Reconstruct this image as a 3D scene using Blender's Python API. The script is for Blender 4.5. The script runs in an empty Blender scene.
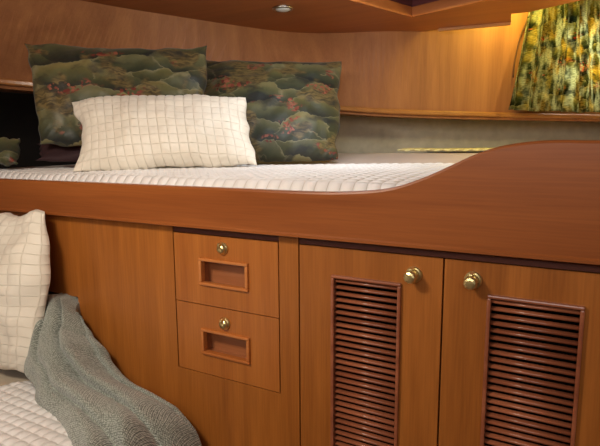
import bpy, bmesh, math, random
from mathutils import Vector, Matrix, noise
random.seed(7)
C = bpy.context.scene.collection
def lin(c):
    return tuple(((v/255)/12.92 if v/255 <= .04045 else ((v/255+.055)/1.055)**2.4) for v in c)+(1,)

# ------------------------------------------------------------------ materials
class NT:
    def __init__(s, name):
        s.m = bpy.data.materials.new(name); s.m.use_nodes = True
        s.t = s.m.node_tree; s.n = s.t.nodes; s.b = s.n['Principled BSDF']; s.out = s.n['Material Output']
    def add(s, typ, **kw):
        n = s.n.new(typ)
        for k, v in kw.items():
            if k in n.inputs.keys() if hasattr(n.inputs, 'keys') else False: n.inputs[k].default_value = v
            else: setattr(n, k, v)
        return n
    def link(s, a, b): s.t.links.new(a, b)
    def ramp(s, fac, stops, interp='LINEAR'):
        r = s.n.new('ShaderNodeValToRGB'); r.color_ramp.interpolation = interp
        e = r.color_ramp.elements
        e[0].position, e[0].color = stops[0]; e[1].position, e[1].color = stops[-1]
        for p, c in stops[1:-1]:
            x = e.new(p); x.color = c
        s.link(fac, r.inputs[0]); return r.outputs[0]
    def mix(s, fac, a, b, mode='MIX'):
        n = s.n.new('ShaderNodeMix'); n.data_type = 'RGBA'; n.blend_type = mode
        for i, v in ((0, fac), (6, a), (7, b)):
            if isinstance(v, (int, float, tuple)): n.inputs[i].default_value = v
            else: s.link(v, n.inputs[i])
        return n.outputs[2]
    def math(s, op, a, b=0.0, clamp=False):
        n = s.n.new('ShaderNodeMath'); n.operation = op; n.use_clamp = clamp
        for i, v in ((0, a), (1, b)):
            if isinstance(v, (int, float)): n.inputs[i].default_value = v
            else: s.link(v, n.inputs[i])
        return n.outputs[0]
    def bump(s, h, strength, dist):
        n = s.n.new('ShaderNodeBump'); n.inputs['Strength'].default_value = strength; n.inputs['Distance'].default_value = dist
        s.link(h, n.inputs['Height']); s.link(n.outputs[0], s.b.inputs['Normal'])

def coords(t, kind, scale, rot=(0, 0, 0)):
    tc = t.n.new('ShaderNodeTexCoord'); mp = t.n.new('ShaderNodeMapping')
    mp.inputs['Scale'].default_value = scale; mp.inputs['Rotation'].default_value = rot
    t.link(tc.outputs[kind], mp.inputs[0]); return mp.outputs[0]

def wood(name, dark, light, axis='Z', rough=.35, streak=.25, coat=.15):
    t = NT(name)
    st = {'Z': (14, 14, .9), 'X': (.9, 14, 14), 'Y': (14, .9, 14)}[axis]
    n1 = t.n.new('ShaderNodeTexNoise'); n1.inputs['Scale'].default_value = 1.0; n1.inputs['Detail'].default_value = 5; n1.inputs['Distortion'].default_value = .6
    t.link(coords(t, 'Object', st), n1.inputs['Vector'])
    n2 = t.n.new('ShaderNodeTexNoise'); n2.inputs['Scale'].default_value = 9.0; n2.inputs['Detail'].default_value = 3
    t.link(coords(t, 'Object', tuple(v*1.6 if v > 2 else v*.8 for v in st)), n2.inputs['Vector'])
    base = t.ramp(n1.outputs[0], [(.3, lin(dark)), (.7, lin(light))])
    fine = t.ramp(n2.outputs[0], [(.35, (.55, .5, .48, 1)), (.62, (1, 1, 1, 1))])
    c = t.mix(streak, base, fine, 'MULTIPLY')
    t.link(c, t.b.inputs['Base Color'])
    t.b.inputs['Roughness'].default_value = rough
    t.b.inputs['Coat Weight'].default_value = coat; t.b.inputs['Coat Roughness'].default_value = .25
    t.b.inputs['Specular IOR Level'].default_value = .32
    t.bump(n2.outputs[0], .04, .002)
    return t.m

def plain(name, col, rough=.6, metal=0, coat=0):
    t = NT(name)
    n = t.n.new('ShaderNodeTexNoise'); n.inputs['Scale'].default_value = 22; n.inputs['Detail'].default_value = 4
    t.link(coords(t, 'Object', (1, 1, 1)), n.inputs['Vector'])
    a = lin(col); b = tuple(min(1, v*.82) for v in a[:3])+(1,)
    t.link(t.ramp(n.outputs[0], [(.3, b), (.7, a)]), t.b.inputs['Base Color'])
    t.b.inputs['Roughness'].default_value = rough; t.b.inputs['Metallic'].default_value = metal
    t.b.inputs['Coat Weight'].default_value = coat
    return t.m

def linen(name, col, col2, cell=None, seam_shade=None):
    t = NT(name)
    n = t.n.new('ShaderNodeTexNoise'); n.inputs['Scale'].default_value = 4; n.inputs['Detail'].default_value = 4
    t.link(coords(t, 'Object', (1, 1, 1)), n.inputs['Vector'])
    base = t.ramp(n.outputs[0], [(.35, lin(col2)), (.65, lin(col))])
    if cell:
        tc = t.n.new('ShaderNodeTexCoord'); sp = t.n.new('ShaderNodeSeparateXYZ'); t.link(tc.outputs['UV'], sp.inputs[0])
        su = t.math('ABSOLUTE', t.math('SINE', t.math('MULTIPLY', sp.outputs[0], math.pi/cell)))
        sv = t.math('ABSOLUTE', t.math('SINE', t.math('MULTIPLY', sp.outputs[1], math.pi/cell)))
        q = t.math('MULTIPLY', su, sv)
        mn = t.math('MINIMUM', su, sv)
        base = t.mix(t.math('MULTIPLY', t.ramp(mn, [(.06, (1, 1, 1, 1)), (.2, (0, 0, 0, 1))]), .3), base, lin(seam_shade or (196, 182, 158)))  # tan stitch lines, darkened to put groove shade into the colour
    t.link(base, t.b.inputs['Base Color'])
    t.b.inputs['Roughness'].default_value = .5
    t.b.inputs['Sheen Weight'].default_value = .25
    w = t.n.new('ShaderNodeTexNoise'); w.inputs['Scale'].default_value = 260; w.inputs['Detail'].default_value = 2
    t.link(coords(t, 'Object', (1, 1, 1)), w.inputs['Vector'])
    if cell: t.bump(t.math('ADD', t.math('POWER', q, .4), t.math('MULTIPLY', w.outputs[0], .06)), .8, .006)
    else: t.bump(w.outputs[0], .25, .001)
    return t.m

def floral_color(t, k=1.0, bright=1.0):
    """lily-pad cloth, in UV metres"""
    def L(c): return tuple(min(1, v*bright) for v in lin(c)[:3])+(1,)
    uv = coords(t, 'UV', (k, k, k))
    wn = t.n.new('ShaderNodeTexNoise'); wn.inputs['Scale'].default_value = 14; wn.inputs['Detail'].default_value = 3
    t.link(uv, wn.inputs['Vector'])
    warped = t.n.new('ShaderNodeVectorMath'); warped.operation = 'MULTIPLY_ADD'
    t.link(wn.outputs['Color'], warped.inputs[0]); warped.inputs[1].default_value = (.07, .045, 0)
    wn2 = t.n.new('ShaderNodeTexNoise'); wn2.inputs['Scale'].default_value = 48; wn2.inputs['Detail'].default_value = 1; t.link(uv, wn2.inputs['Vector'])
    wa = t.n.new('ShaderNodeVectorMath'); wa.operation = 'MULTIPLY_ADD'; t.link(wn2.outputs['Color'], wa.inputs[0]); wa.inputs[1].default_value = (.022, .018, 0); t.link(uv, wa.inputs[2])
    t.link(wa.outputs[0], warped.inputs[2])
    mp = t.n.new('ShaderNodeMapping'); mp.inputs['Scale'].default_value = (5.6, 11.5, 1); t.link(warped.outputs[0], mp.inputs[0])
    v = t.n.new('ShaderNodeTexVoronoi'); v.inputs['Scale'].default_value = 1; v.feature = 'F1'; t.link(mp.outputs[0], v.inputs['Vector'])
    ve = t.n.new('ShaderNodeTexVoronoi'); ve.inputs['Scale'].default_value = 1; ve.feature = 'DISTANCE_TO_EDGE'; t.link(mp.outputs[0], ve.inputs['Vector'])
    rel = t.n.new('ShaderNodeVectorMath'); rel.operation = 'SUBTRACT'; t.link(mp.outputs[0], rel.inputs[0]); t.link(v.outputs['Position'], rel.inputs[1])
    rs = t.n.new('ShaderNodeSeparateXYZ'); t.link(rel.outputs[0], rs.inputs[0])
    gy = t.math('ADD', t.math('MULTIPLY', rs.outputs[1], .75), .48)
    gy = t.math('ADD', gy, t.math('MULTIPLY', v.outputs['Distance'], .12))
    pad = t.ramp(gy, [(.12, L((44, 48, 38))), (.4, L((84, 90, 62))), (.66, L((118, 118, 78))), (.95, L((158, 150, 102)))])
    tint = t.ramp(v.outputs['Color'], [(.2, (.4, .46, .42, 1)), (.5, (1, 1, .95, 1)), (.8, (1.25, 1.1, .75, 1))])
    pad = t.mix(.75, pad, tint, 'MULTIPLY')
    edge = t.ramp(ve.outputs['Distance'], [(0, (1, 1, 1, 1)), (.06, (0, 0, 0, 1))])
    pad = t.mix(t.math('MULTIPLY', t.math('MULTIPLY', edge, .8), t.math('GREATER_THAN', gy, .5)), pad, L((168, 160, 122)))
    # ochre water between the pads
    on = t.n.new('ShaderNodeTexNoise'); on.inputs['Scale'].default_value = 5.5; on.inputs['Detail'].default_value = 3; t.link(uv, on.inputs['Vector'])
    om = t.ramp(on.outputs[0], [(.51, (0, 0, 0, 1)), (.56, (1, 1, 1, 1))])
    lines = t.n.new('ShaderNodeTexNoise'); lines.inputs['Scale'].default_value = 60; lines.inputs['Detail'].default_value = 2
    mp2 = t.n.new('ShaderNodeMapping'); mp2.inputs['Scale'].default_value = (.5, 1.6, 1); t.link(warped.outputs[0], mp2.inputs[0]); t.link(mp2.outputs[0], lines.inputs['Vector'])
    och = t.ramp(lines.outputs[0], [(.35, L((78, 66, 36))), (.6, L((150, 128, 76)))])
    c = t.mix(om, pad, och)
    dk = t.n.new('ShaderNodeTexNoise'); dk.inputs['Scale'].default_value = 8; dk.inputs['Detail'].default_value = 3
    mp3 = t.n.new('ShaderNodeMapping'); mp3.inputs['Location'].default_value = (3, 7, 0); mp3.inputs['Scale'].default_value = (.7, 1.5, 1)
    t.link(warped.outputs[0], mp3.inputs[0]); t.link(mp3.outputs[0], dk.inputs['Vector'])
    c = t.mix(t.math('MULTIPLY', t.ramp(dk.outputs[0], [(.55, (0, 0, 0, 1)), (.66, (1, 1, 1, 1))]), .8), c, L((26, 34, 38)))
    # red blossoms in clusters
    fv = t.n.new('ShaderNodeTexVoronoi'); fv.inputs['Scale'].default_value = 60; t.link(warped.outputs[0], fv.inputs['Vector'])
    fm = t.ramp(fv.outputs['Distance'], [(.42, (1, 1, 1, 1)), (.55, (0, 0, 0, 1))])
    cn = t.n.new('ShaderNodeTexNoise'); cn.inputs['Scale'].default_value = 7.5; cn.inputs['Detail'].default_value = 1
    mp4 = t.n.new('ShaderNodeMapping'); mp4.inputs['Location'].default_value = (11, 2, 0); mp4.inputs['Scale'].default_value = (.8, 1.5, 1)
    t.link(uv, mp4.inputs[0]); t.link(mp4.outputs[0], cn.inputs['Vector'])
    cm = t.ramp(cn.outputs[0], [(.60, (0, 0, 0, 1)), (.64, (1, 1, 1, 1))])
    red = t.ramp(fv.outputs['Color'], [(.3, L((140, 48, 34))), (.7, L((196, 112, 84)))])
    c = t.mix(t.math('MULTIPLY', fm, cm), c, red)
    return c, wn

def floral(name):
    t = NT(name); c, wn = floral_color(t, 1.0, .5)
    t.link(c, t.b.inputs['Base Color']); t.b.inputs['Roughness'].default_value = .55; t.b.inputs['Sheen Weight'].default_value = .1
    w = t.n.new('ShaderNodeTexNoise'); w.inputs['Scale'].default_value = 13; w.inputs['Detail'].default_value = 4
    t.link(coords(t, 'UV', (1, 1, 1)), w.inputs['Vector']); t.bump(w.outputs[0], .5, .01)
    return t.m

def curtain_mat():
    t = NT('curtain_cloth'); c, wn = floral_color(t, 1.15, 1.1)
    # coarse slubby weave: thin places pass more light
    uv = coords(t, 'UV', (60, 260, 1)); n = t.n.new('ShaderNodeTexNoise'); n.inputs['Scale'].default_value = 1; n.inputs['Detail'].default_value = 3
    t.link(uv, n.inputs['Vector'])
    cells = t.ramp(n.outputs[0], [(.36, (.35, .36, .26, 1)), (.6, (1.0, 1.0, .92, 1))])
    big = t.n.new('ShaderNodeTexNoise'); big.inputs['Scale'].default_value = 11; big.inputs['Detail'].default_value = 4; t.link(coords(t, 'UV', (2.4, .7, 1)), big.inputs['Vector'])
    pale = t.ramp(big.outputs[0], [(.45, (0, 0, 0, 1)), (.60, (1, 1, 1, 1))])
    c2 = t.mix(t.math('MULTIPLY', pale, .8), c, lin((206, 210, 184)))
    yn = t.n.new('ShaderNodeTexNoise'); yn.inputs['Scale'].default_value = 8; yn.inputs['Detail'].default_value = 3
    myn = coords(t, 'UV', (1.6, .9, 1)); t.link(myn, yn.inputs['Vector'])
    c2 = t.mix(t.math('MULTIPLY', t.ramp(yn.outputs[0], [(.52, (0, 0, 0, 1)), (.62, (1, 1, 1, 1))]), .42), c2, lin((232, 196, 90)))
    dn = t.n.new('ShaderNodeTexNoise'); dn.inputs['Scale'].default_value = 13; dn.inputs['Detail'].default_value = 5
    t.link(coords(t, 'UV', (1.5, 1.1, 1)), dn.inputs['Vector'])
    c2 = t.mix(t.math('MULTIPLY', t.ramp(dn.outputs[0], [(.55, (0, 0, 0, 1)), (.64, (1, 1, 1, 1))]), .65), c2, lin((40, 58, 62)))
    c3 = t.mix(.85, c2, cells, 'MULTIPLY')
    d = t.n.new('ShaderNodeBsdfDiffuse'); tr = t.n.new('ShaderNodeBsdfTranslucent'); mx = t.n.new('ShaderNodeMixShader'); mx.inputs[0].default_value = .6
    t.link(c3, d.inputs[0]); t.link(c3, tr.inputs[0]); t.link(d.outputs[0], mx.inputs[1]); t.link(tr.outputs[0], mx.inputs[2]); t.link(mx.outputs[0], t.out.inputs[0])
    return t.m

def knit_mat():
    t = NT('grey_knit')
    uv = coords(t, 'UV', (1, 1, 1), (0, 0, math.radians(40)))
    w = t.n.new('ShaderNodeTexWave'); w.inputs['Scale'].default_value = 85; w.inputs['Distortion'].default_value = 2.2; w.inputs['Detail'].default_value = 2; w.inputs['Detail Scale'].default_value = 3
    t.link(uv, w.inputs['Vector'])
    w2 = t.n.new('ShaderNodeTexWave'); w2.bands_direction = 'Y'; w2.inputs['Scale'].default_value = 75; w2.inputs['Distortion'].default_value = 2.5; w2.inputs['Detail'].default_value = 2
    t.link(uv, w2.inputs['Vector'])
    h = t.math('MULTIPLY', w.outputs['Fac'], w2.outputs['Fac'])
    n = t.n.new('ShaderNodeTexVoronoi'); n.inputs['Scale'].default_value = 150; n.inputs['Randomness'].default_value = .35
    t.link(uv, n.inputs['Vector'])
    hh = t.math('ADD', t.math('MULTIPLY', h, .55), t.math('SUBTRACT', .9, n.outputs['Distance']))
    t.link(t.ramp(hh, [(.25, lin((62, 64, 58))), (.6, lin((134, 140, 128))), (1.0, lin((216, 220, 208)))]), t.b.inputs['Base Color'])
    t.b.inputs['Roughness'].default_value = .95; t.b.inputs['Sheen Weight'].default_value = .3
    t.bump(hh, .8, .002)
    return t.m

M = dict(
    door=wood('door_wood', (146, 85, 34), (176, 107, 46), 'Z', .38, .35),
    face=wood('face_wood', (148, 86, 34), (178, 108, 44), 'Z', .4, .35),
    drawer=wood('drawer_wood', (160, 92, 38), (186, 114, 50), 'Z', .36, .3),
    rail=wood('rail_wood', (136, 74, 34), (160, 92, 44), 'X', .33, .25, .3),
    strip=wood('strip_wood', (84, 46, 38), (104, 58, 46), 'X', .4, .2),
    louver=wood('louver_wood', (132, 74, 50), (170, 102, 70), 'X', .3, .2, .8),
    mould=wood('mould_wood', (180, 104, 50), (204, 130, 70), 'X', .25, .2, .4),
    recess=wood('recess_wood', (150, 92, 58), (176, 112, 70), 'X', .3, .25),
    wall=wood('wall_veneer', (140, 90, 58), (164, 110, 70), 'Z', .55, .22, 0),
    ceil=wood('ceiling_wood', (150, 84, 40), (166, 96, 48), 'X', .45, .12),
    shelf=wood('shelf_wood', (150, 98, 54), (176, 120, 66), 'X', .35, .2),
    shell=plain('cream_headlining', (206, 190, 164), .8),
    hatch=wood('hatch_wood', (70, 34, 38), (92, 46, 44), 'X', .4, .2),
    floor=wood('floor_wood', (90, 54, 30), (120, 76, 44), 'Y', .4, .3),
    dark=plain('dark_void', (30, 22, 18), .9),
    liner=plain('hull_liner', (206, 198, 182), .8),
    brass=plain('brass', (244, 224, 160), .28, .9),
    brassdark=plain('brass_dark', (60, 46, 26), .5, .6),
    chrome=plain('satin_steel', (200, 195, 185), .25, 1.0),
    lens=plain('frosted_lens', (205, 205, 200), .4, 0),
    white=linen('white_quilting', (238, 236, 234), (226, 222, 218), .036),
    cream=linen('cream_quilting', (232, 220, 198), (216, 202, 178)),
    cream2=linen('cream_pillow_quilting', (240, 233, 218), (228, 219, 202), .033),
    floral=floral('lily_pad_cloth'), curtain=curtain_mat(), knit=knit_mat(),
    maroon=plain('maroon_cloth', (52, 26, 30), .8), cord=plain('brown_cord', (96, 58, 26), .6),
    paper=plain('white_card', (235, 235, 230), .7), sheet=linen('cream_sheet', (214, 200, 176), (196, 180, 156)),
    pink=linen('pinkish_sheet', (206, 188, 176), (190, 172, 160)),
    hem=linen('hem_cloth', (226, 222, 170), (206, 200, 150)),
)

# ------------------------------------------------------------------ object helpers
def empty(name, loc, label, cat, group=None):
    o = bpy.data.objects.new(name, None); C.objects.link(o); o.location = loc; o.empty_display_size = .05
    o['label'] = label; o['category'] = cat
    if group: o['group'] = group
    return o
def root_loc(p):
    v = Vector((0, 0, 0))
    while p is not None: v += Vector(p.location); p = p.parent
    return v
def obj(name, bm, mat, parent=None, smooth=False, loc=None, mats=None):
    """bm is in world coordinates; the object's origin goes to loc"""
    base = Vector(loc) if loc is not None else (root_loc(parent) if parent else Vector((0, 0, 0)))
    bmesh.ops.translate(bm, verts=bm.verts, vec=-base)
    me = bpy.data.meshes.new(name); bm.to_mesh(me); bm.free()
    for m in (mats or [mat]): me.materials.append(m)
    if smooth:
        for p in me.polygons: p.use_smooth = True
    o = bpy.data.objects.new(name, me); C.objects.link(o)
    if parent: o.parent = parent; o.location = base-root_loc(parent)
    else: o.location = base
    return o
def tag(o, label, cat, group=None):
    o['label'] = label; o['category'] = cat
    if group: o['group'] = group
    return o
def struct(name, bm, mat, **k):
    o = obj(name, bm, mat, **k); o['kind'] = 'structure'; return o
def box(bm, x0, x1, y0, y1, z0, z1, bev=0, seg=2):
    b = bmesh.new(); bmesh.ops.create_cube(b, size=1)
    bmesh.ops.scale(b, vec=(x1-x0, y1-y0, z1-z0), verts=b.verts)
    bmesh.ops.translate(b, vec=((x0+x1)/2, (y0+y1)/2, (z0+z1)/2), verts=b.verts)
    if bev: bmesh.ops.bevel(b, geom=b.edges[:], offset=bev, segments=seg, affect='EDGES', profile=.6)
    merge(bm, b)
def merge(bm, b):
    me = bpy.data.meshes.new('tmp'); b.to_mesh(me); b.free(); bm.from_mesh(me); bpy.data.meshes.remove(me)
def lathe(bm, c, prof, n=32, axis=(0, -1, 0)):
    """prof: (radius, distance along axis)"""
    b = bmesh.new(); ax = Vector(axis).normalized(); u = ax.orthogonal().normalized(); w = ax.cross(u)
    rings = []
    for r, d in prof:
        rings.append([b.verts.new(Vector(c)+ax*d+(u*math.cos(2*math.pi*i/n)+w*math.sin(2*math.pi*i/n))*max(r, 1e-5)) for i in range(n)])
    for a, q in zip(rings, rings[1:]):
        for i in range(n): b.faces.new((a[i], a[(i+1) % n], q[(i+1) % n], q[i]))
    b.faces.new(rings[-1]); b.faces.new(rings[0][::-1])
    bmesh.ops.recalc_face_normals(b, faces=b.faces); merge(bm, b)
def tube(bm, pts, r, n=10):
    pts = [Vector(p) for p in pts]; b = bmesh.new(); rings = []
    for i, p in enumerate(pts):
        t = (pts[min(i+1, len(pts)-1)]-pts[max(i-1, 0)]).normalized(); u = t.orthogonal().normalized()
        if rings:
            u = (pu-t*pu.dot(t)).normalized()
        pu = u; w = t.cross(u)
        rings.append([b.verts.new(p+(u*math.cos(2*math.pi*k/n)+w*math.sin(2*math.pi*k/n))*r) for k in range(n)])
    for a, q in zip(rings, rings[1:]):
        for i in range(n): b.faces.new((a[i], a[(i+1) % n], q[(i+1) % n], q[i]))
    b.faces.new(rings[0][::-1]); b.faces.new(rings[-1]); merge(bm, b)
def grid(fn, nu, nv, uvfn=None, closed_v=False):
    bm = bmesh.new(); uvl = bm.loops.layers.uv.new('UVMap')
    V = [[bm.verts.new(fn(i/nu, j/nv)) for j in range(nv+1)] for i in range(nu+1)]
    for i in range(nu):
        for j in range(nv):
            f = bm.faces.new((V[i][j], V[i+1][j], V[i+1][j+1], V[i][j+1]))
            if uvfn:
                for l, (a, b) in zip(f.loops, ((i, j), (i+1, j), (i+1, j+1), (i, j+1))): l[uvl].uv = uvfn(a/nu, b/nv)
    return bm
def catmull(P, n):
    P = [Vector(p) for p in P]; Q = [2*P[0]-P[1]]+P+[2*P[-1]-P[-2]]; out = []
    for k in range(n+1):
        t = k/n*(len(P)-1); i = min(int(t), len(P)-2); f = t-i
        a, b, c, d = Q[i:i+4]
        out.append(.5*((2*b)+(c-a)*f+(2*a-5*b+4*c-d)*f*f+(3*b-3*c+d-a)*f**3))
    return out
def sm(a, b, x):
    t = max(0, min(1, (x-a)/(b-a))); return t*t*(3-2*t)

# ------------------------------------------------------------------ the setting
FY = 1.15      # face of the berth cabinet
bm = bmesh.new(); box(bm, -3.25, 1.75, -1.65, 4.35, -.05, 0); struct('floor', bm, M['floor'])
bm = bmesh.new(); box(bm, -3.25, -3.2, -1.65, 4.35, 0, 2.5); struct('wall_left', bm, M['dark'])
bm = bmesh.new(); box(bm, 1.7, 1.75, -1.65, 4.35, 0, 2.5); struct('wall_right', bm, M['shell'])
bm = bmesh.new(); box(bm, -3.25, 1.75, -1.65, -1.6, 0, 2.5); struct('wall_back', bm, M['shell'])
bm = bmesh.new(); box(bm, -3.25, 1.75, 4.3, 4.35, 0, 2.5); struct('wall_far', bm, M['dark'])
bm = bmesh.new(); box(bm, -3.25, 1.75, -1.65, 4.35, 2.5, 2.55); struct('ceiling_top', bm, M['shell'])

bm = bmesh.new(); box(bm, -2.68, -2.63, -1.6, 1.149, 0, 1.74); struct('wall_berth', bm, M['wall'])
# hull wall: plan curve at shelf level, with the shelf height dropping to the right
W = [(-2.42, .45, 1.765), (-2.36, .95, 1.745), (-2.223, 1.352, 1.727), (-2.02, 1.585, 1.706), (-1.81, 1.808, 1.688), (-1.471, 2.133, 1.661), (-1.14, 2.453, 1.636),
     (-.891, 2.682, 1.620), (-.444, 3.046, 1.607), (.036, 3.429, 1.598), (.45, 3.76, 1.59), (.9, 4.12, 1.585)]
T = [(-1.93, .45, 2.05), (-1.925, .85, 2.05), (-1.893, 1.259, 2.05), (-1.80, 1.58, 2.05), (-1.71, 1.81, 2.05), (-1.45, 2.37, 2.05), (-1.193, 2.577, 2.05),
     (-.915, 2.71, 2.20), (-.47, 3.03, 2.49), (.01, 3.43, 2.49), (.43, 3.77, 2.49), (.88, 4.13, 2.49)]
NW = 132
WC = catmull(W, NW); TC = catmull(T, NW)
def nrm(i):      # inward (towards the berth) horizontal normal
    a = WC[min(i+1, NW)]-WC[max(i-1, 0)]; a.z = 0; a.normalize(); return Vector((a.y, -a.x, 0))
def wall_pt(i, z, off=0):
    a, b = WC[i], TC[i]; t = (z-a.z)/(b.z-a.z); p = a.lerp(b, t); return p+nrm(i)*off
# window opening between columns wl..wr
wl = min(range(NW+1), key=lambda i: abs(WC[i].x+.205)); wr = min(range(NW+1), key=lambda i: abs(WC[i].x-.42))
bm = bmesh.new()
rows = []
for i in range(NW+1):
    z0 = WC[i].z-.02; z1 = TC[i].z
    zs = [z0, 1.70, 2.12, z1] if z1 > 2.2 else [z0, z0+(z1-z0)*.3, z0+(z1-z0)*.8, z1]
    rows.append([[bm.verts.new(wall_pt(i, z, o)) for z in zs] for o in (0, -.025)])
for i in range(NW):
    for k in range(3):
        if wl <= i < wr and k == 1: continue
        a, b = rows[i], rows[i+1]
        bm.faces.new((a[0][k], a[0][k+1], b[0][k+1], b[0][k])); bm.faces.new((a[1][k], b[1][k], b[1][k+1], a[1][k+1]))
    for o1, k in ((0, 0), (0, 3)):
        a, b = rows[i], rows[i+1]
        bm.faces.new((a[0][k], b[0][k], b[1][k], a[1][k]))
for i in range(wl, wr):
    for k in (1, 2):
        a, b = rows[i], rows[i+1]; bm.faces.new((a[0][k], b[0][k], b[1][k], a[1][k]))
for i in (wl, wr):
    a = rows[i]; bm.faces.new((a[0][1], a[0][2], a[1][2], a[1][1]))
bmesh.ops.recalc_face_normals(bm, faces=bm.faces)
wallo = struct('wall_hull', bm, M['wall'], smooth=False)

# window frame and bright pane (overcast daylight) behind the curtain
p0, p1 = wall_pt(wl, 1.9), wall_pt(wr, 1.9); dx = (p1-p0); dx.z = 0; wlen = dx.length; dx.normalize(); dn = Vector((dx.y, -dx.x, 0))
def wbox(bm, a0, a1, n0, n1, z0, z1):
    b = bmesh.new(); bmesh.ops.create_cube(b, size=1)
    for v in b.verts:
        s = (v.co.x+.5, v.co.y+.5, v.co.z+.5)
        q = p0+dx*(a0+(a1-a0)*s[0])+dn*(n0+(n1-n0)*s[1]); v.co = Vector((q.x, q.y, z0+(z1-z0)*s[2]))
    merge(bm, b)
bm = bmesh.new()
for a in ((-.02, .02, 1.68, 2.14), (wlen-.02, wlen+.02, 1.68, 2.14), (0, wlen, 1.68, 1.71), (0, wlen, 2.11, 2.14)):
    wbox(bm, a[0], a[1], -.05, .006, a[2], a[3])
wf = struct('window_1', bm, M['shelf'])
t = NT('daylit_glass'); t.b.inputs['Emission Color'].default_value = (1, .98, .92, 1); t.b.inputs['Emission Strength'].default_value = 15.0; t.b.inputs['Base Color'].default_value = (.8, .85, .85, 1)
bm = bmesh.new(); wbox(bm, .02, wlen-.02, -.045, -.04, 1.71, 2.11); obj('pane', bm, t.m, wf)

# shelf lip and its dark underside running below the veneer
bm = bmesh.new(); prof = [(.022, -.006), (.026, .0), (.026, .012), (.02, .018), (0, .018), (-.33, .018), (-.33, -.006)]
def sweep(bm, prof, i0=0, i1=NW):
    R = [[bm.verts.new(WC[i]+nrm(i)*o+Vector((0, 0, z))) for o, z in prof] for i in range(i0, i1+1)]
    n = len(prof)
    for a, b in zip(R, R[1:]):
        for k in range(n): bm.faces.new((a[k], a[(k+1) % n], b[(k+1) % n], b[k]))
    bm.faces.new(R[0]); bm.faces.new(R[-1][::-1]); bmesh.ops.recalc_face_normals(bm, faces=bm.faces)
sweep(bm, prof); struct('trim_1', bm, M['shelf'])
# painted liner below the shelf
il = min(range(NW+1), key=lambda i: abs(WC[i].x+1.75))
bm = grid(lambda u, v: (lambda i: WC[i]+nrm(i)*(-.30-.02*v)+Vector((0, 0, -.004-v*.46)))(il+round(u*(NW-il))), NW-il, 6)
lo = struct('wall_liner', bm, M['liner'], smooth=True); s = lo.modifiers.new('s', 'SOLIDIFY'); s.thickness = .01; s.offset = 1

# deckhead with the hatch opening
outer = [(-1.93, -1.6), (-1.93, .45), (-1.925, .85), (-1.893, 1.259)]
cv = catmull([(x, y, 0) for x, y in ((-1.893, 1.259), (-1.837, 1.477), (-1.746, 1.71), (-1.64, 1.981), (-1.44, 2.373), (-1.193, 2.577), (-.913, 2.718), (-.664, 2.762), (-.38, 2.804))], 48)
outer += [(p.x-.03*(1-sm(36, 44, i)), p.y+.03*(1-sm(36, 44, i))) for i, p in enumerate(cv) if i] + [(-.356, 2.617), (-.281, 2.621), (-.007, 2.494), (.35, 2.33), (1.7, 1.7), (1.7, -1.6)]
hc = Vector((-.752, 2.402)); e1 = (Vector((-.869, 2.05))-hc).normalized(); e2 = Vector((-e1.y, e1.x))
hole = [hc, hc+e1*.62, hc+e1*.62+e2*.62, hc+e2*.62]
def slab_hole(z0, z1, outer, hole):
    bm = bmesh.new(); E = []
    for L in (outer, hole):
        vs = [bm.verts.new((p[0], p[1], z0)) for p in L]
        E += [bm.edges.new((vs[i], vs[(i+1) % len(vs)])) for i in range(len(vs))]
    r = bmesh.ops.triangle_fill(bm, use_beauty=True, use_dissolve=False, edges=E)
    fs = [f for f in r['geom'] if isinstance(f, bmesh.types.BMFace)]
    x = bmesh.ops.extrude_face_region(bm, geom=fs)
    bmesh.ops.translate(bm, vec=(0, 0, z1-z0), verts=[v for v in x['geom'] if isinstance(v, bmesh.types.BMVert)])
    bmesh.ops.recalc_face_normals(bm, faces=bm.faces); return bm
struct('ceiling', slab_hole(2.04, 2.075, outer, hole), M['ceil'])
def hbox(bm, a0, a1, b0, b1, z0, z1):
    b = bmesh.new(); bmesh.ops.create_cube(b, size=1)
    for v in b.verts:
        q = hc+e1*(a0+(a1-a0)*(v.co.x+.5))+e2*(b0+(b1-b0)*(v.co.y+.5)); v.co = Vector((q.x, q.y, z0+(z1-z0)*(v.co.z+.5)))
    bmesh.ops.recalc_face_normals(b, faces=b.faces); merge(bm, b)
hroot = empty('ceiling_hatch', (hc.x+e1.x*.31+e2.x*.31, hc.y+e1.y*.31+e2.y*.31, 2.04), 'square hatch recess lined in dark wood in the overhead, cut by the top edge', 'hatch')
bm = bmesh.new()
for a in ((-.02, 0, -.02, .64), (.62, .64, -.02, .64), (0, .62, -.02, 0), (0, .62, .62, .64)): hbox(bm, *a, 2.076, 2.25)
hbox(bm, -.02, .64, -.02, .64, 2.25, 2.27)
obj('hatch_lining', bm, M['hatch'], hroot)
bm = bmesh.new()
for a in ((-.012, .0, -.012, .632), (.62, .632, -.012, .632), (0, .62, -.012, 0), (0, .62, .62, .632)): hbox(bm, *a, 2.032, 2.0399)
obj('hatch_moulding', bm, M['mould'], hroot)
# cleat at the inboard edge of the deckhead, right of the hatch
a = Vector((-.72, 2.755)); b_ = Vector((-.38, 2.80)); dd = (b_-a).normalized(); nn = Vector((dd.y, -dd.x))
bm = bmesh.new(); b = bmesh.new(); bmesh.ops.create_cube(b, size=1)
for v in b.verts:
    q = a+dd*((b_-a).length*(v.co.x+.5))+nn*(.02*(v.co.y+.5)); v.co = Vector((q.x, q.y, 2.028+.0119*(v.co.z+.5)))
bmesh.ops.recalc_face_normals(b, faces=b.faces); merge(bm, b); struct('trim_2', bm, M['shelf'])

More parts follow.
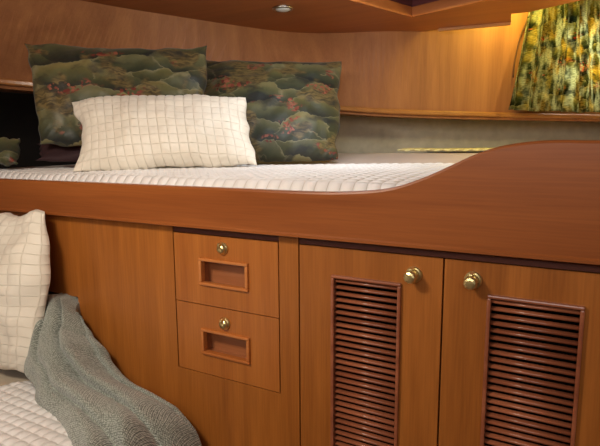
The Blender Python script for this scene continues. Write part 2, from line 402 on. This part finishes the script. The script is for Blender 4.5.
# ------------------------------------------------------------------ downlight
d = empty('downlight', (-1.196, 1.999, 2.04), 'small round recessed downlight with steel rim in the overhead, left of the hatch', 'light')
bm = bmesh.new(); lathe(bm, (-1.196, 1.999, 2.0399), [(.047, 0), (.047, .004), (.043, .008), (.036, .008), (.034, .003), (.034, 0)], 40, (0, 0, -1)); obj('rim', bm, M['chrome'], d, True)
bm = bmesh.new(); lathe(bm, (-1.196, 1.999, 2.0365), [(.034, 0), (.033, .003), (.024, .008), (.012, .010), (.001, .0105)], 40, (0, 0, -1)); obj('lens', bm, M['lens'], d, True)

# ------------------------------------------------------------------ berth cabinet
cab = empty('berth_cabinet', (-.6, FY, 0), 'long orange-brown wooden cabinet under the raised berth, two drawers left of two louvered doors', 'cabinet')
bm = bmesh.new(); Y0, Y1 = FY, FY+.02
for x0, x1, z0, z1 in ((-2.36, -1.544, .929, 1.219), (-1.544, -1.086, 0, 1.219), (-1.086, -.709, 0, .767), (-.709, -.650, 0, 1.219), (-.650, .108, 0, .25), (.108, 1.0, 0, 1.219)):
    box(bm, x0, x1, Y0, Y1, z0, z1)
obj('face_panel', bm, M['face'], cab)
bm = bmesh.new()
box(bm, -1.086, -.709, FY+.004, FY+.02, 1.1985, 1.219); box(bm, -.650, .108, FY+.004, FY+.02, 1.1985, 1.219)
obj('top_strip', bm, M['strip'], cab)['label'] = 'dark narrow strip above drawers and doors'
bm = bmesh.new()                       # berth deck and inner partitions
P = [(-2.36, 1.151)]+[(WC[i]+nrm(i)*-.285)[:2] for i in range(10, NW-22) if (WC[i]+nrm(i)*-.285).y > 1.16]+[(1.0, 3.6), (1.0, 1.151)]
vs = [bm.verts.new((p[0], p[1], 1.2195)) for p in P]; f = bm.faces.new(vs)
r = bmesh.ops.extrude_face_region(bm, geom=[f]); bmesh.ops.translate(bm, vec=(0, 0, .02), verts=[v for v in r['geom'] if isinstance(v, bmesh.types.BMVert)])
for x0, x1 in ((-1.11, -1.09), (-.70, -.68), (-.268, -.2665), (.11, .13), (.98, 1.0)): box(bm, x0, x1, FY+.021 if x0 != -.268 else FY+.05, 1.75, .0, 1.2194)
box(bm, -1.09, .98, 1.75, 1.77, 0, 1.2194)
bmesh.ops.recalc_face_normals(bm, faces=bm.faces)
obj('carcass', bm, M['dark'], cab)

def lock(parent, x, z):
    bm = bmesh.new()
    lathe(bm, (x, FY, z), [(.0185, 0), (.0185, .003), (.0170, .0055), (.0145, .007), (.0130, .011), (.0120, .014), (.001, .0155)], 28)
    box(bm, x-.0035, x+.0035, FY-.022, FY-.002, z+.0095, z+.0175, .0012)
    o = obj('push_button_latch', bm, M['brass'], parent, True); o['label'] = 'round brass push button latch'
    return o
def drawer(z0, z1, hz0, hz1, lz, pos):
    x0, x1 = -1.0820, -.7130; hx0, hx1 = -.982, -.811
    bm = bmesh.new(); y1 = FY+.02; yf = FY+.0005
    for a in ((x0, hx0, z0, z1), (hx1, x1, z0, z1), (hx0, hx1, z0, hz0), (hx0, hx1, hz1, z1)): box(bm, a[0], a[1], yf, y1, a[2], a[3])
    dr = obj('drawer', bm, M['drawer'], cab); dr['label'] = pos
    bm = bmesh.new()
    w = .008
    for a in ((hx0-.002, hx1+.002, hz1-w, hz1+.001), (hx0-.002, hx1+.002, hz0-.001, hz0+w), (hx0-.002, hx0+w, hz0+w, hz1-w), (hx1-w, hx1+.002, hz0+w, hz1-w)):
        box(bm, a[0], a[1], FY-.008, FY+.012, a[2], a[3], .003)
    obj('pull_frame', bm, M['mould'], dr)
    bm = bmesh.new(); box(bm, hx0-.003, hx1+.003, FY+.040, FY+.045, hz0-.003, hz1+.003)
    for a in ((hx0-.003, hx0, hz0-.003, hz1+.003), (hx1, hx1+.003, hz0-.003, hz1+.003), (hx0, hx1, hz0-.003, hz0), (hx0, hx1, hz1, hz1+.003)): box(bm, a[0], a[1], FY+.0205, FY+.040, a[2], a[3])
    obj('pull_recess', bm, M['recess'], dr)
    lock(dr, -.8965, lz)
drawer(.9865, 1.1965, 1.048, 1.128, 1.1635, 'upper drawer'); drawer(.7695, .9835, .834, .912, .9405, 'lower drawer')

def door(x0, x1, lx0, lx1, kx, kz, pos):
    z0, z1 = .253, 1.1965; lz0, lz1 = .32, 1.127; yf = FY+.0005; y1 = FY+.02
    bm = bmesh.new()
    for a in ((x0, lx0, z0, z1), (lx1, x1, z0, z1), (lx0, lx1, z0, lz0), (lx0, lx1, lz1, z1)): box(bm, a[0], a[1], yf, y1, a[2], a[3])
    dr = obj('door', bm, M['door'], cab); dr['label'] = pos
    bm = bmesh.new(); w = .0065
    for a in ((lx0-.002, lx1+.002, lz1-w, lz1+.001), (lx0-.002, lx1+.002, lz0-.001, lz0+w), (lx0-.002, lx0+w, lz0+w, lz1-w), (lx1-w, lx1+.002, lz0+w, lz1-w)):
        box(bm, a[0], a[1], FY-.009, FY+.012, a[2], a[3], .003)
    obj('louver_frame', bm, M['louver'], dr)
    bm = bmesh.new(); n = 48; p = (lz1-lz0-2*w)/n
    for k in range(n):
        zc = lz0+w+p*(k+.5); sec = []
        # slat section: a rounded board, front edge lower
        L, h, ang = .012, .0072, math.radians(20)
        for j in range(12):
            th = 2*math.pi*j/12; sx, sz = math.cos(th), math.sin(th)
            px = math.copysign(abs(sx)**.6, sx)*L/2; pz = math.copysign(abs(sz)**.8, sz)*h/2
            yy = px*math.cos(ang)-pz*math.sin(ang); zz = px*math.sin(ang)+pz*math.cos(ang)
            sec.append((FY+.006+yy, zc+zz))
        A = [bm.verts.new((lx0+w*.8, y, z)) for y, z in sec]; B = [bm.verts.new((lx1-w*.8, y, z)) for y, z in sec]
        for j in range(12): bm.faces.new((A[j], A[(j+1) % 12], B[(j+1) % 12], B[j]))
        bm.faces.new(A[::-1]); bm.faces.new(B)
    bmesh.ops.recalc_face_normals(bm, faces=bm.faces)
    o = obj('louver_slats', bm, M['louver'], dr, True); o['label'] = 'glossy red-brown louver slats'
    bm = bmesh.new()
    lathe(bm, (kx, FY, kz), [(.0195, 0), (.0195, .003), (.0175, .0055), (.0145, .0062), (.0125, .004)], 32)
    lathe(bm, (kx, FY, kz), [(.008, 0), (.0075, .018), (.0125, .021), (.0148, .026), (.0148, .034), (.0125, .038), (.008, .040), (.001, .0405)], 10)
    box(bm, kx-.004, kx+.004, FY-.034, FY-.004, kz+.0125, kz+.0195, .0015)
    o = obj('knob', bm, M['brass'], dr); o['label'] = 'brass knob on a round rosette'
door(-.6460, -.2742, -.550, -.371, -.340, 1.1525, 'left louvered door')
door(-.2698, .1055, -.173, .0105, -.207, 1.1555, 'right louvered door')

# ------------------------------------------------------------------ berth rail (curved top board)
top = [(-2.36, 1.339), (-1.9, 1.339), (-1.3, 1.339), (-.9, 1.339), (-.65, 1.3385), (-.55, 1.340), (-.47, 1.3445), (-.416, 1.3505), (-.369, 1.361), (-.312, 1.382), (-.259, 1.407), (-.209, 1.431), (-.161, 1.4475), (-.105, 1.4565), (-.052, 1.459), (.015, 1.4575), (.2, 1.457), (1.0, 1.457)]
tp = [p for p in catmull([(x, 0, z) for x, z in top], 102)]
bm = bmesh.new(); y0, y1 = 1.118, 1.1495; r = .006
def rail_ring(x, zt):
    zb = 1.2205
    return [(x, y1, zb), (x, y1, zt-r), (x, y1-.002, zt-.0018), (x, y1-r, zt), (x, y0+r, zt), (x, y0+.0018, zt-.0018), (x, y0, zt-r), (x, y0, zb+.012), (x, y0-.003, zb+.008), (x, y0-.003, zb+.002), (x, y0+.002, zb)]
R = [[bm.verts.new(p) for p in rail_ring(q.x, q.z)] for q in tp]
for A, B in zip(R, R[1:]):
    n = len(A)
    for k in range(n): bm.faces.new((A[k], A[(k+1) % n], B[(k+1) % n], B[k]))
bm.faces.new(R[0]); bm.faces.new(R[-1][::-1]); bmesh.ops.recalc_face_normals(bm, faces=bm.faces)
tag(obj('berth_rail', bm, M['rail'], None, False, (-.6, 1.134, 1.2205)), 'long reddish wooden lee board along the raised berth, sweeping up in a curve at right', 'board')

# ------------------------------------------------------------------ mattress cover on the raised berth
def quilt(a, b, cell, depth):
    h = (abs(math.sin(math.pi*a/cell))*abs(math.sin(math.pi*b/cell)))**.45
    return depth*h
ib0 = min(range(NW+1), key=lambda i: abs(WC[i].x+2.30)); BX0, BX1 = -2.28, .55
def back_y(x):
    for i in range(NW):
        a, b = WC[i]+nrm(i)*-.285, WC[i+1]+nrm(i+1)*-.285
        if a.x <= x <= b.x: return a.y+(b.y-a.y)*(x-a.x)/(b.x-a.x)
    return 1.25
BY = {}
def berth_top(x, y):
    z = 1.352+.026*(1-math.exp(-(y-1.15)/.28))+.040*sm(1.85, 2.5, y)
    z -= .03*(1-sm(1.150, 1.19, y))
    z += .004*noise.noise(Vector((x*2.5, y*2.5, 0)))
    return z
NU, NV = 620, 280
def bed_fn(u, v):
    x = BX0+(BX1-BX0)*u; k = round(u*NU)
    if k not in BY: BY[k] = back_y(x)
    yb = max(1.17, BY[k]); y = 1.153+(yb-1.153)*v
    return Vector((x, y, berth_top(x, y)+quilt(x+.012*noise.noise(Vector((x*3, y*3, 5))), y, .036, .0045)))
def bed_plain(u, v):
    p = bed_fn(u, v); return Vector((p.x, p.y, berth_top(p.x, p.y)-.008))
bm = grid(bed_plain, 230, 80, None)
bb = [e for e in bm.edges if e.is_boundary]
r = bmesh.ops.extrude_edge_only(bm, edges=bb)
for v in [g for g in r['geom'] if isinstance(g, bmesh.types.BMVert)]: v.co.z = 1.2405
BY.clear()
bot = tag(obj('berth_mattress', bm, M['pink'], None, True, (-.8, 1.6, 1.2405)), 'smooth pinkish grey mattress of the raised berth, seen behind the quilted coverlet', 'mattress')
def cov(u, v):
    x = BX0+(BX1-BX0)*u; k = round(u*NU)
    if k not in BY: BY[k] = back_y(x)
    ye = min(max(1.17, BY[k])-.01, 1.74+(x+.96)*.42+.012*math.sin(x*9)); y = 1.1535+(ye-1.1535)*v
    z = berth_top(x, y)-.0065+.010*min(1, (ye-y)/.02)*1.0
    return Vector((x, y, z+quilt(x+.012*noise.noise(Vector((x*3, y*3, 5))), y, .036, .0055)))
bm = grid(cov, NU, 220, None)
uvl = bm.loops.layers.uv.active
for f in bm.faces:
    for l in f.loops: l[uvl].uv = (l.vert.co.x+.012*noise.noise(Vector((l.vert.co.x*3, l.vert.co.y*3, 5))), l.vert.co.y)
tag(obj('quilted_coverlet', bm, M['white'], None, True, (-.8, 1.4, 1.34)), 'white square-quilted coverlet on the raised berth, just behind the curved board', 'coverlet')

def band(u, v):  # thin ribbed yellow-striped sheet over the back of the mattress
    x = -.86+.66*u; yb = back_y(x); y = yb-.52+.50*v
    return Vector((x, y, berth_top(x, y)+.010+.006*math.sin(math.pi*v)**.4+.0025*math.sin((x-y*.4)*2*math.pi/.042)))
bm = grid(band, 200, 24, lambda u, v: (u*.66, v*.5))
t = NT('striped_band_cloth'); wv = t.n.new('ShaderNodeTexWave'); wv.inputs['Scale'].default_value = 7.5; t.link(coords(t, 'Object', (1, -.4, 0)), wv.inputs['Vector'])
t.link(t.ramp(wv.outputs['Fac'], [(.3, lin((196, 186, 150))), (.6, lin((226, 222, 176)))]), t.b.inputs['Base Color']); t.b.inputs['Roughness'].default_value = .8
o = tag(obj('striped_band', bm, t.m, None, True, (-.63, 2.7, 1.43)), 'pale yellow ribbed throw lying along the back of the raised berth below the shelf', 'band')
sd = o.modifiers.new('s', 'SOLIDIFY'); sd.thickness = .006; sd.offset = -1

# ------------------------------------------------------------------ pillows
def pillow(name, TL, TR, BR, BL, th, mat, label, cat='pillow', cell=None, depth=.006, nu=120, nv=80, pinch=.05, bulge=(0, 0, 0, 0), seed=0, wr=.006, group=None, back=.6, uv0=(0, 0), sag=0, e=.42):
    TL, TR, BR, BL = map(Vector, (TL, TR, BR, BL))
    wd = ((TR-TL).length+(BR-BL).length)/2; ht = ((TL-BL).length+(TR-BR).length)/2
    nor = (TR-TL).cross(BL-TL); nor += (TR-BR).cross(BL-BR)*-1
    nor.normalize()
    if nor.y > 0: nor = -nor
    def base(a, b):   # a,b in -1..1
        l, rr, bt, tt = bulge
        pa = a*(1-pinch*(1-b*b)*(a*a)); pb = b*(1-pinch*(1-a*a)*(b*b))
        if a > 0: pa += rr*(1-b*b)*a*a
        else: pa -= l*(1-b*b)*a*a
        if b > 0: pb += tt*(1-a*a)*b*b
        else: pb -= bt*(1-a*a)*b*b
        s, t = (pa+1)/2, (pb+1)/2
        return BL.lerp(BR, s).lerp(TL.lerp(TR, s), t)
    def fn(side):
        def f(u, v):
            a, b = -1+2*u, -1+2*v
            p = base(a, b)
            k = (max(0, 1-a*a)*max(0, 1-b*b))**e
            q = Vector((a*wd*2.2, b*ht*2.2, seed*3.7))
            w = noise.noise(q*1.6)*wr*2+noise.noise(q*4.0)*wr
            kk = min(1, k*2.2)
            hgt = th*k*(1 if side > 0 else back)+w*kk
            # corner puckers
            cd = (1-abs(a))+(1-abs(b)); hgt += math.sin((a*wd-b*ht)*90)*.0035*max(0, 1-cd/.55)*kk
            if cell and side > 0: hgt += quilt(a*wd/2, b*ht/2, cell, depth)*min(1, kk*1.2)
            p = p+nor*(hgt*side)
            e2_ = max(abs(a), abs(b))**6
            p += (TR-TL).normalized()*(noise.noise(Vector((b*3.1, a*1.5, seed)))*wr*2.2*e2_)+(TL-BL).normalized()*(noise.noise(Vector((a*4.3, b*1.5, seed+9)))*wr*2.0*e2_)
            return p
        return f
    uvf = (lambda u, v: ((u-.5)*wd, (v-.5)*ht)) if cell else (lambda u, v: (uv0[0]+u*wd, uv0[1]+v*ht))
    bm = grid(fn(1), nu, nv, uvf); b2 = grid(fn(-1), nu, nv, uvf)
    bmesh.ops.reverse_faces(b2, faces=b2.faces); merge(bm, b2)
    bmesh.ops.remove_doubles(bm, verts=bm.verts, dist=.0004)
    bmesh.ops.recalc_face_normals(bm, faces=bm.faces)
    c = (BL+BR)/2
    return tag(obj(name, bm, mat, None, True, c), label, cat, group)

pillow('floral_pillow', (-1.990, 1.322, 1.866), (-1.455, 1.790, 1.872), (-1.35, 1.64, 1.43), (-1.845, 1.250, 1.462), .085, M['floral'],
       'wide dark green lily pad print pillow at the left, standing tallest in the corner', seed=1, nu=130, nv=90, uv0=(.3, .1), back=.3, pinch=.02, bulge=(-.01, 0, .02, -.10), e=.5, wr=.008)
pillow('floral_pillow', (-1.66, 1.955, 1.853), (-1.062, 2.325, 1.852), (-.945, 2.02, 1.385), (-1.434, 1.70, 1.385), .09, M['floral'],
       'dark green lily pad print pillow with red blossoms, right of the others', seed=2, nu=130, nv=90, uv0=(1.9, .75), back=.35, pinch=.01, bulge=(0, -.015, 0, -.06), e=.5, wr=.008)
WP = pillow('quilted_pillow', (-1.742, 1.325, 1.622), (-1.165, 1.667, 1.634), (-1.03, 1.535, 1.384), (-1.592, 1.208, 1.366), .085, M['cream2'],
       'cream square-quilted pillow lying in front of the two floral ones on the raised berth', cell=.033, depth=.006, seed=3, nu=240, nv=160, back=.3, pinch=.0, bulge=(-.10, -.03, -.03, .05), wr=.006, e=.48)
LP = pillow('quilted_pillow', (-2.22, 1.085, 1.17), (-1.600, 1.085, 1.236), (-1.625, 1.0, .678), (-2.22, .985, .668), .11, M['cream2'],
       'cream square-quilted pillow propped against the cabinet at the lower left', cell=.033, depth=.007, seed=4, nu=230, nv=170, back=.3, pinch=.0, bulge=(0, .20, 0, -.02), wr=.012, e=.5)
pillow('dark_cushion', (-2.02, 1.36, 1.47), (-1.52, 1.76, 1.46), (-1.44, 1.62, 1.40), (-1.87, 1.25, 1.40), .04, M['maroon'],
       'dark maroon cushion under the left floral pillow', 'cushion', seed=5, nu=40, nv=20, back=.5)
pillow('floral_cushion', (-2.16, 1.17, 1.50), (-1.975, 1.262, 1.485), (-1.915, 1.20, 1.385), (-2.10, 1.165, 1.385), .035, M['floral'],
       'small patterned cushion end in the dark corner at the far left', 'cushion', seed=6, nu=50, nv=40, uv0=(.1, 1.3))

# ------------------------------------------------------------------ curtain, cord, card on the shelf
cb = [(-.408, 2.955, 1.633), (-.165, 3.135, 1.624), (.033, 3.292, 1.620), (.25, 3.46, 1.616), (.50, 3.66, 1.612)]
ct = [(-.352, 3.095, 2.15), (-.18, 3.228, 2.20), (-.009, 3.376, 2.25), (.25, 3.56, 2.30), (.48, 3.74, 2.34)]
cbc, ctc = catmull(cb, 200), catmull(ct, 200)
def cur(u, v):
    i = round(u*200); b, t_ = cbc[i], ctc[i]
    p = b.lerp(t_, v)
    d = (cbc[200]-cbc[0]); d.z = 0; d.normalize(); n = Vector((d.y, -d.x, 0))
    ph = u*2*math.pi*10+1.3*math.sin(u*17)+.6*math.sin(v*3+u*9)
    amp = .028*(.55+.45*math.sin(u*23+1))*(1-.3*v)
    p = p+n*(amp*(math.sin(ph)+.35*math.sin(2.1*ph+1))+.014)+d*(.008*math.cos(ph))
    p.z += .003*math.sin(ph*.5)*(1-v)
    return p
bm = grid(cur, 200, 40, lambda u, v: (u*1.5, v*.62))
o = tag(obj('window_curtain', bm, M['curtain'], None, True, (-.05, 3.22, 1.62)), 'pleated green and ochre printed curtain glowing with daylight at the upper right', 'curtain')
s = o.modifiers.new('s', 'SOLIDIFY'); s.thickness = .0015; s.offset = 0
bm = bmesh.new()
tube(bm, catmull([(-.335, 3.10, 2.13), (-.345, 3.09, 2.09), (-.365, 3.085, 2.03), (-.38, 3.075, 1.95), (-.388, 3.065, 1.87), (-.388, 3.06, 1.81)], 30), .0035)
tag(obj('curtain_cord', bm, M['cord'], None, True, (-.39, 3.05, 1.75)), 'thin brown cord looping beside the left edge of the curtain', 'cord')
bm = bmesh.new(); b = bmesh.new(); bmesh.ops.create_cube(b, size=1)
dq = Vector((.79, .62, 0)); nq = Vector((.62, -.79, 0))
for v in b.verts:
    q = Vector((-.165, 3.115, 1.6178))+dq*.045*v.co.x+nq*.02*v.co.y; v.co = Vector((q.x, q.y, 1.6246+.011*v.co.z))
merge(bm, b)

# ------------------------------------------------------------------ lower berth
bm = bmesh.new(); box(bm, -2.6, -1.10, -1.2, 1.145, .0, .44, .004); tag(obj('bunk_platform', bm, M['face'], None, False, (-1.8, 0, 0)), 'wooden bunk platform under the cream lower mattress, hidden behind the blanket', 'bunk')
bm = bmesh.new(); box(bm, -2.59, -1.11, -1.19, 1.143, .4405, .642, .03, 4); tag(obj('lower_mattress', bm, M['sheet'], None, True, (-1.8, 0, .4405)), 'cream mattress of the lower berth showing below the propped pillow', 'mattress')
def low_fn(u, v):
    x = -2.62+1.53*u; ye = min(1.0, .93+(x+1.68)*1.4)+.008*math.sin(x*23); ye = max(ye, .80); y = -1.2+(ye+1.2)*v
    z = .6465+.016*min(1, (1-v)*(ye+1.2)/.04)+.004*noise.noise(Vector((x*4, y*4, 1)))
    z += quilt(x, y, .036, .005)+.0018*math.sin(x*2*math.pi/.012)*abs(math.sin(math.pi*y/.036))
    z -= .05*(1-sm(0, .02, 1-u))
    return Vector((x, y, z))
bm = grid(low_fn, 300, 330, None)
uvl = bm.loops.layers.uv.active
for f in bm.faces:
    for l in f.loops: l[uvl].uv = (l.vert.co.x, l.vert.co.y)
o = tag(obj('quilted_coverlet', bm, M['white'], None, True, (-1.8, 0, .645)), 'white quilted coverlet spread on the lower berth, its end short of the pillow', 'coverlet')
s = o.modifiers.new('s', 'SOLIDIFY'); s.thickness = .004; s.offset = 1

# ------------------------------------------------------------------ grey knitted blanket
Lp = [(-1.675, 1.20, .905), (-1.655, 1.115, .905), (-1.622, 1.075, .866), (-1.59, .995, .790), (-1.55, .95, .745), (-1.475, .935, .715), (-1.43, .905, .685), (-1.282, .866, .672), (-1.16, .813, .672), (-1.05, .76, .665), (-.98, .72, .60)]
Rp = [(-1.56, 1.20, .905), (-1.522, 1.125, .905), (-1.462, 1.105, .868), (-1.405, 1.103, .822), (-1.350, 1.102, .784), (-1.297, 1.10, .733), (-1.230, 1.10, .697), (-1.123, 1.10, .679), (-1.023, 1.10, .648), (-.949, 1.10, .567), (-.93, 1.10, .44)]
NB = 150; LC, RC = catmull(Lp, NB), catmull(Rp, NB)
def blk(u, v):
    i = round(u*NB); a, b = LC[i], RC[i]
    # v: 0..0.08 tucked edge, ..0.88 top, rest falls down behind
    s = (v-.06)/.80; sc = max(0, min(1, s)); p = a.lerp(b, sc)
    wd = (b-a).length
    up = Vector((-.1, -.55, .83))
    if s < 0: p += Vector((.3*s, 0, s*.28))
    hmp = math.sin(math.pi*min(1, max(0, sc)))**.6
    p += up*(hmp*(.035+.16*wd)*(.55+.45*sm(0, .25, u)))
    if s > 1: p += Vector((.02, -.0, -1))*((s-1)*.8)
    f1 = math.sin(sc*9.5-1.8+1.9*math.sin(u*3.3+.4)+u*2.5); f2 = math.sin(sc*17+u*7+2*math.sin(u*6))
    rid = abs(f1)**.55
    p += up*((.07*(rid-.7)+.014*f2)*hmp*sm(0, .12, u))
    q = Vector((p.x*7, p.y*7, p.z*7)); p += up*(.03*noise.noise(q)*hmp)+Vector((1, 0, -.2))*(.02*noise.noise(Vector((u*14, 3, 1)))*sm(.1, .3, u)*sc)
    if p.y > 1.108 and u > .12: p.y = 1.108
    return p
bm = grid(blk, NB, 90, lambda u, v: (u*1.15, v*.5))
o = tag(obj('knitted_blanket', bm, M['knit'], None, True, (-1.3, 1.0, .66)), 'grey woven blanket bundled along the edge of the lower berth against the cabinet', 'blanket')
s = o.modifiers.new('s', 'SOLIDIFY'); s.thickness = .006; s.offset = -1

# ------------------------------------------------------------------ lamps
def area(name, loc, tgt, size, power, col, sy=None):
    l = bpy.data.lights.new(name, 'AREA'); l.size = size; l.energy = power; l.color = col
    if sy: l.shape = 'RECTANGLE'; l.size_y = sy
    o = bpy.data.objects.new(name, l); C.objects.link(o); o.location = loc
    o.rotation_euler = (Vector(tgt)-Vector(loc)).to_track_quat('-Z', 'Y').to_euler(); return o
area('cabin_lamp', (-1.0, .10, 2.02), (-1.1, 1.0, .9), .30, 24, (1, .88, .72))
area('cabin_fill', (-.1, -.8, 1.98), (-1.3, 1.2, 1.1), 1.9, 23, (1, .96, .91), .6)  # added unseen fill panel, brightens the cabinet and lower bedding
area('berth_fill', (-.72, 1.62, 2.025), (-.95, 2.1, 1.3), .34, 7, (.88, .94, 1.0))  # added cool panel out of view beside the hatch, whitens the bed
for nm, loc, e, c, sz in (('cove_lamp', (-.32, 2.88, 2.20), 11, (1, .80, .14), .04), ('curtain_fill', (.22, 2.45, 1.90), 11, (1, .82, .24), .05)):  # second one is an added offscreen light, gilding the wall and ceiling
    l = bpy.data.lights.new(nm, 'POINT'); l.energy = e; l.color = c; l.shadow_soft_size = sz
    o = bpy.data.objects.new(nm, l); C.objects.link(o); o.location = loc
w = bpy.data.worlds.new('World'); bpy.context.scene.world = w; w.use_nodes = True
w.node_tree.nodes['Background'].inputs[0].default_value = (.6, .7, .8, 1); w.node_tree.nodes['Background'].inputs[1].default_value = .3

# ------------------------------------------------------------------ camera
cam = bpy.data.cameras.new('camera'); co = bpy.data.objects.new('camera', cam); C.objects.link(co); bpy.context.scene.camera = co
cam.sensor_width = 36; cam.lens = 36*514.36/600; cam.clip_start = .02
yaw, pit, rol = map(math.radians, (29.249, 8.475, -.391))
f = Vector((-math.sin(yaw)*math.cos(pit), math.cos(yaw)*math.cos(pit), -math.sin(pit))); rr = Vector((math.cos(yaw), math.sin(yaw), 0)); uu = rr.cross(f)
r2 = rr*math.cos(rol)+uu*math.sin(rol); u2 = -rr*math.sin(rol)+uu*math.cos(rol)
m = Matrix((r2, u2, -f)).transposed().to_4x4(); m.translation = (0, 0, 1.45); co.matrix_world = m
sc = bpy.context.scene
sc.view_settings.view_transform = 'Standard'; sc.view_settings.look = 'None'; sc.view_settings.gamma = 1; sc.view_settings.exposure = 0; sc.view_settings.use_curve_mapping = False
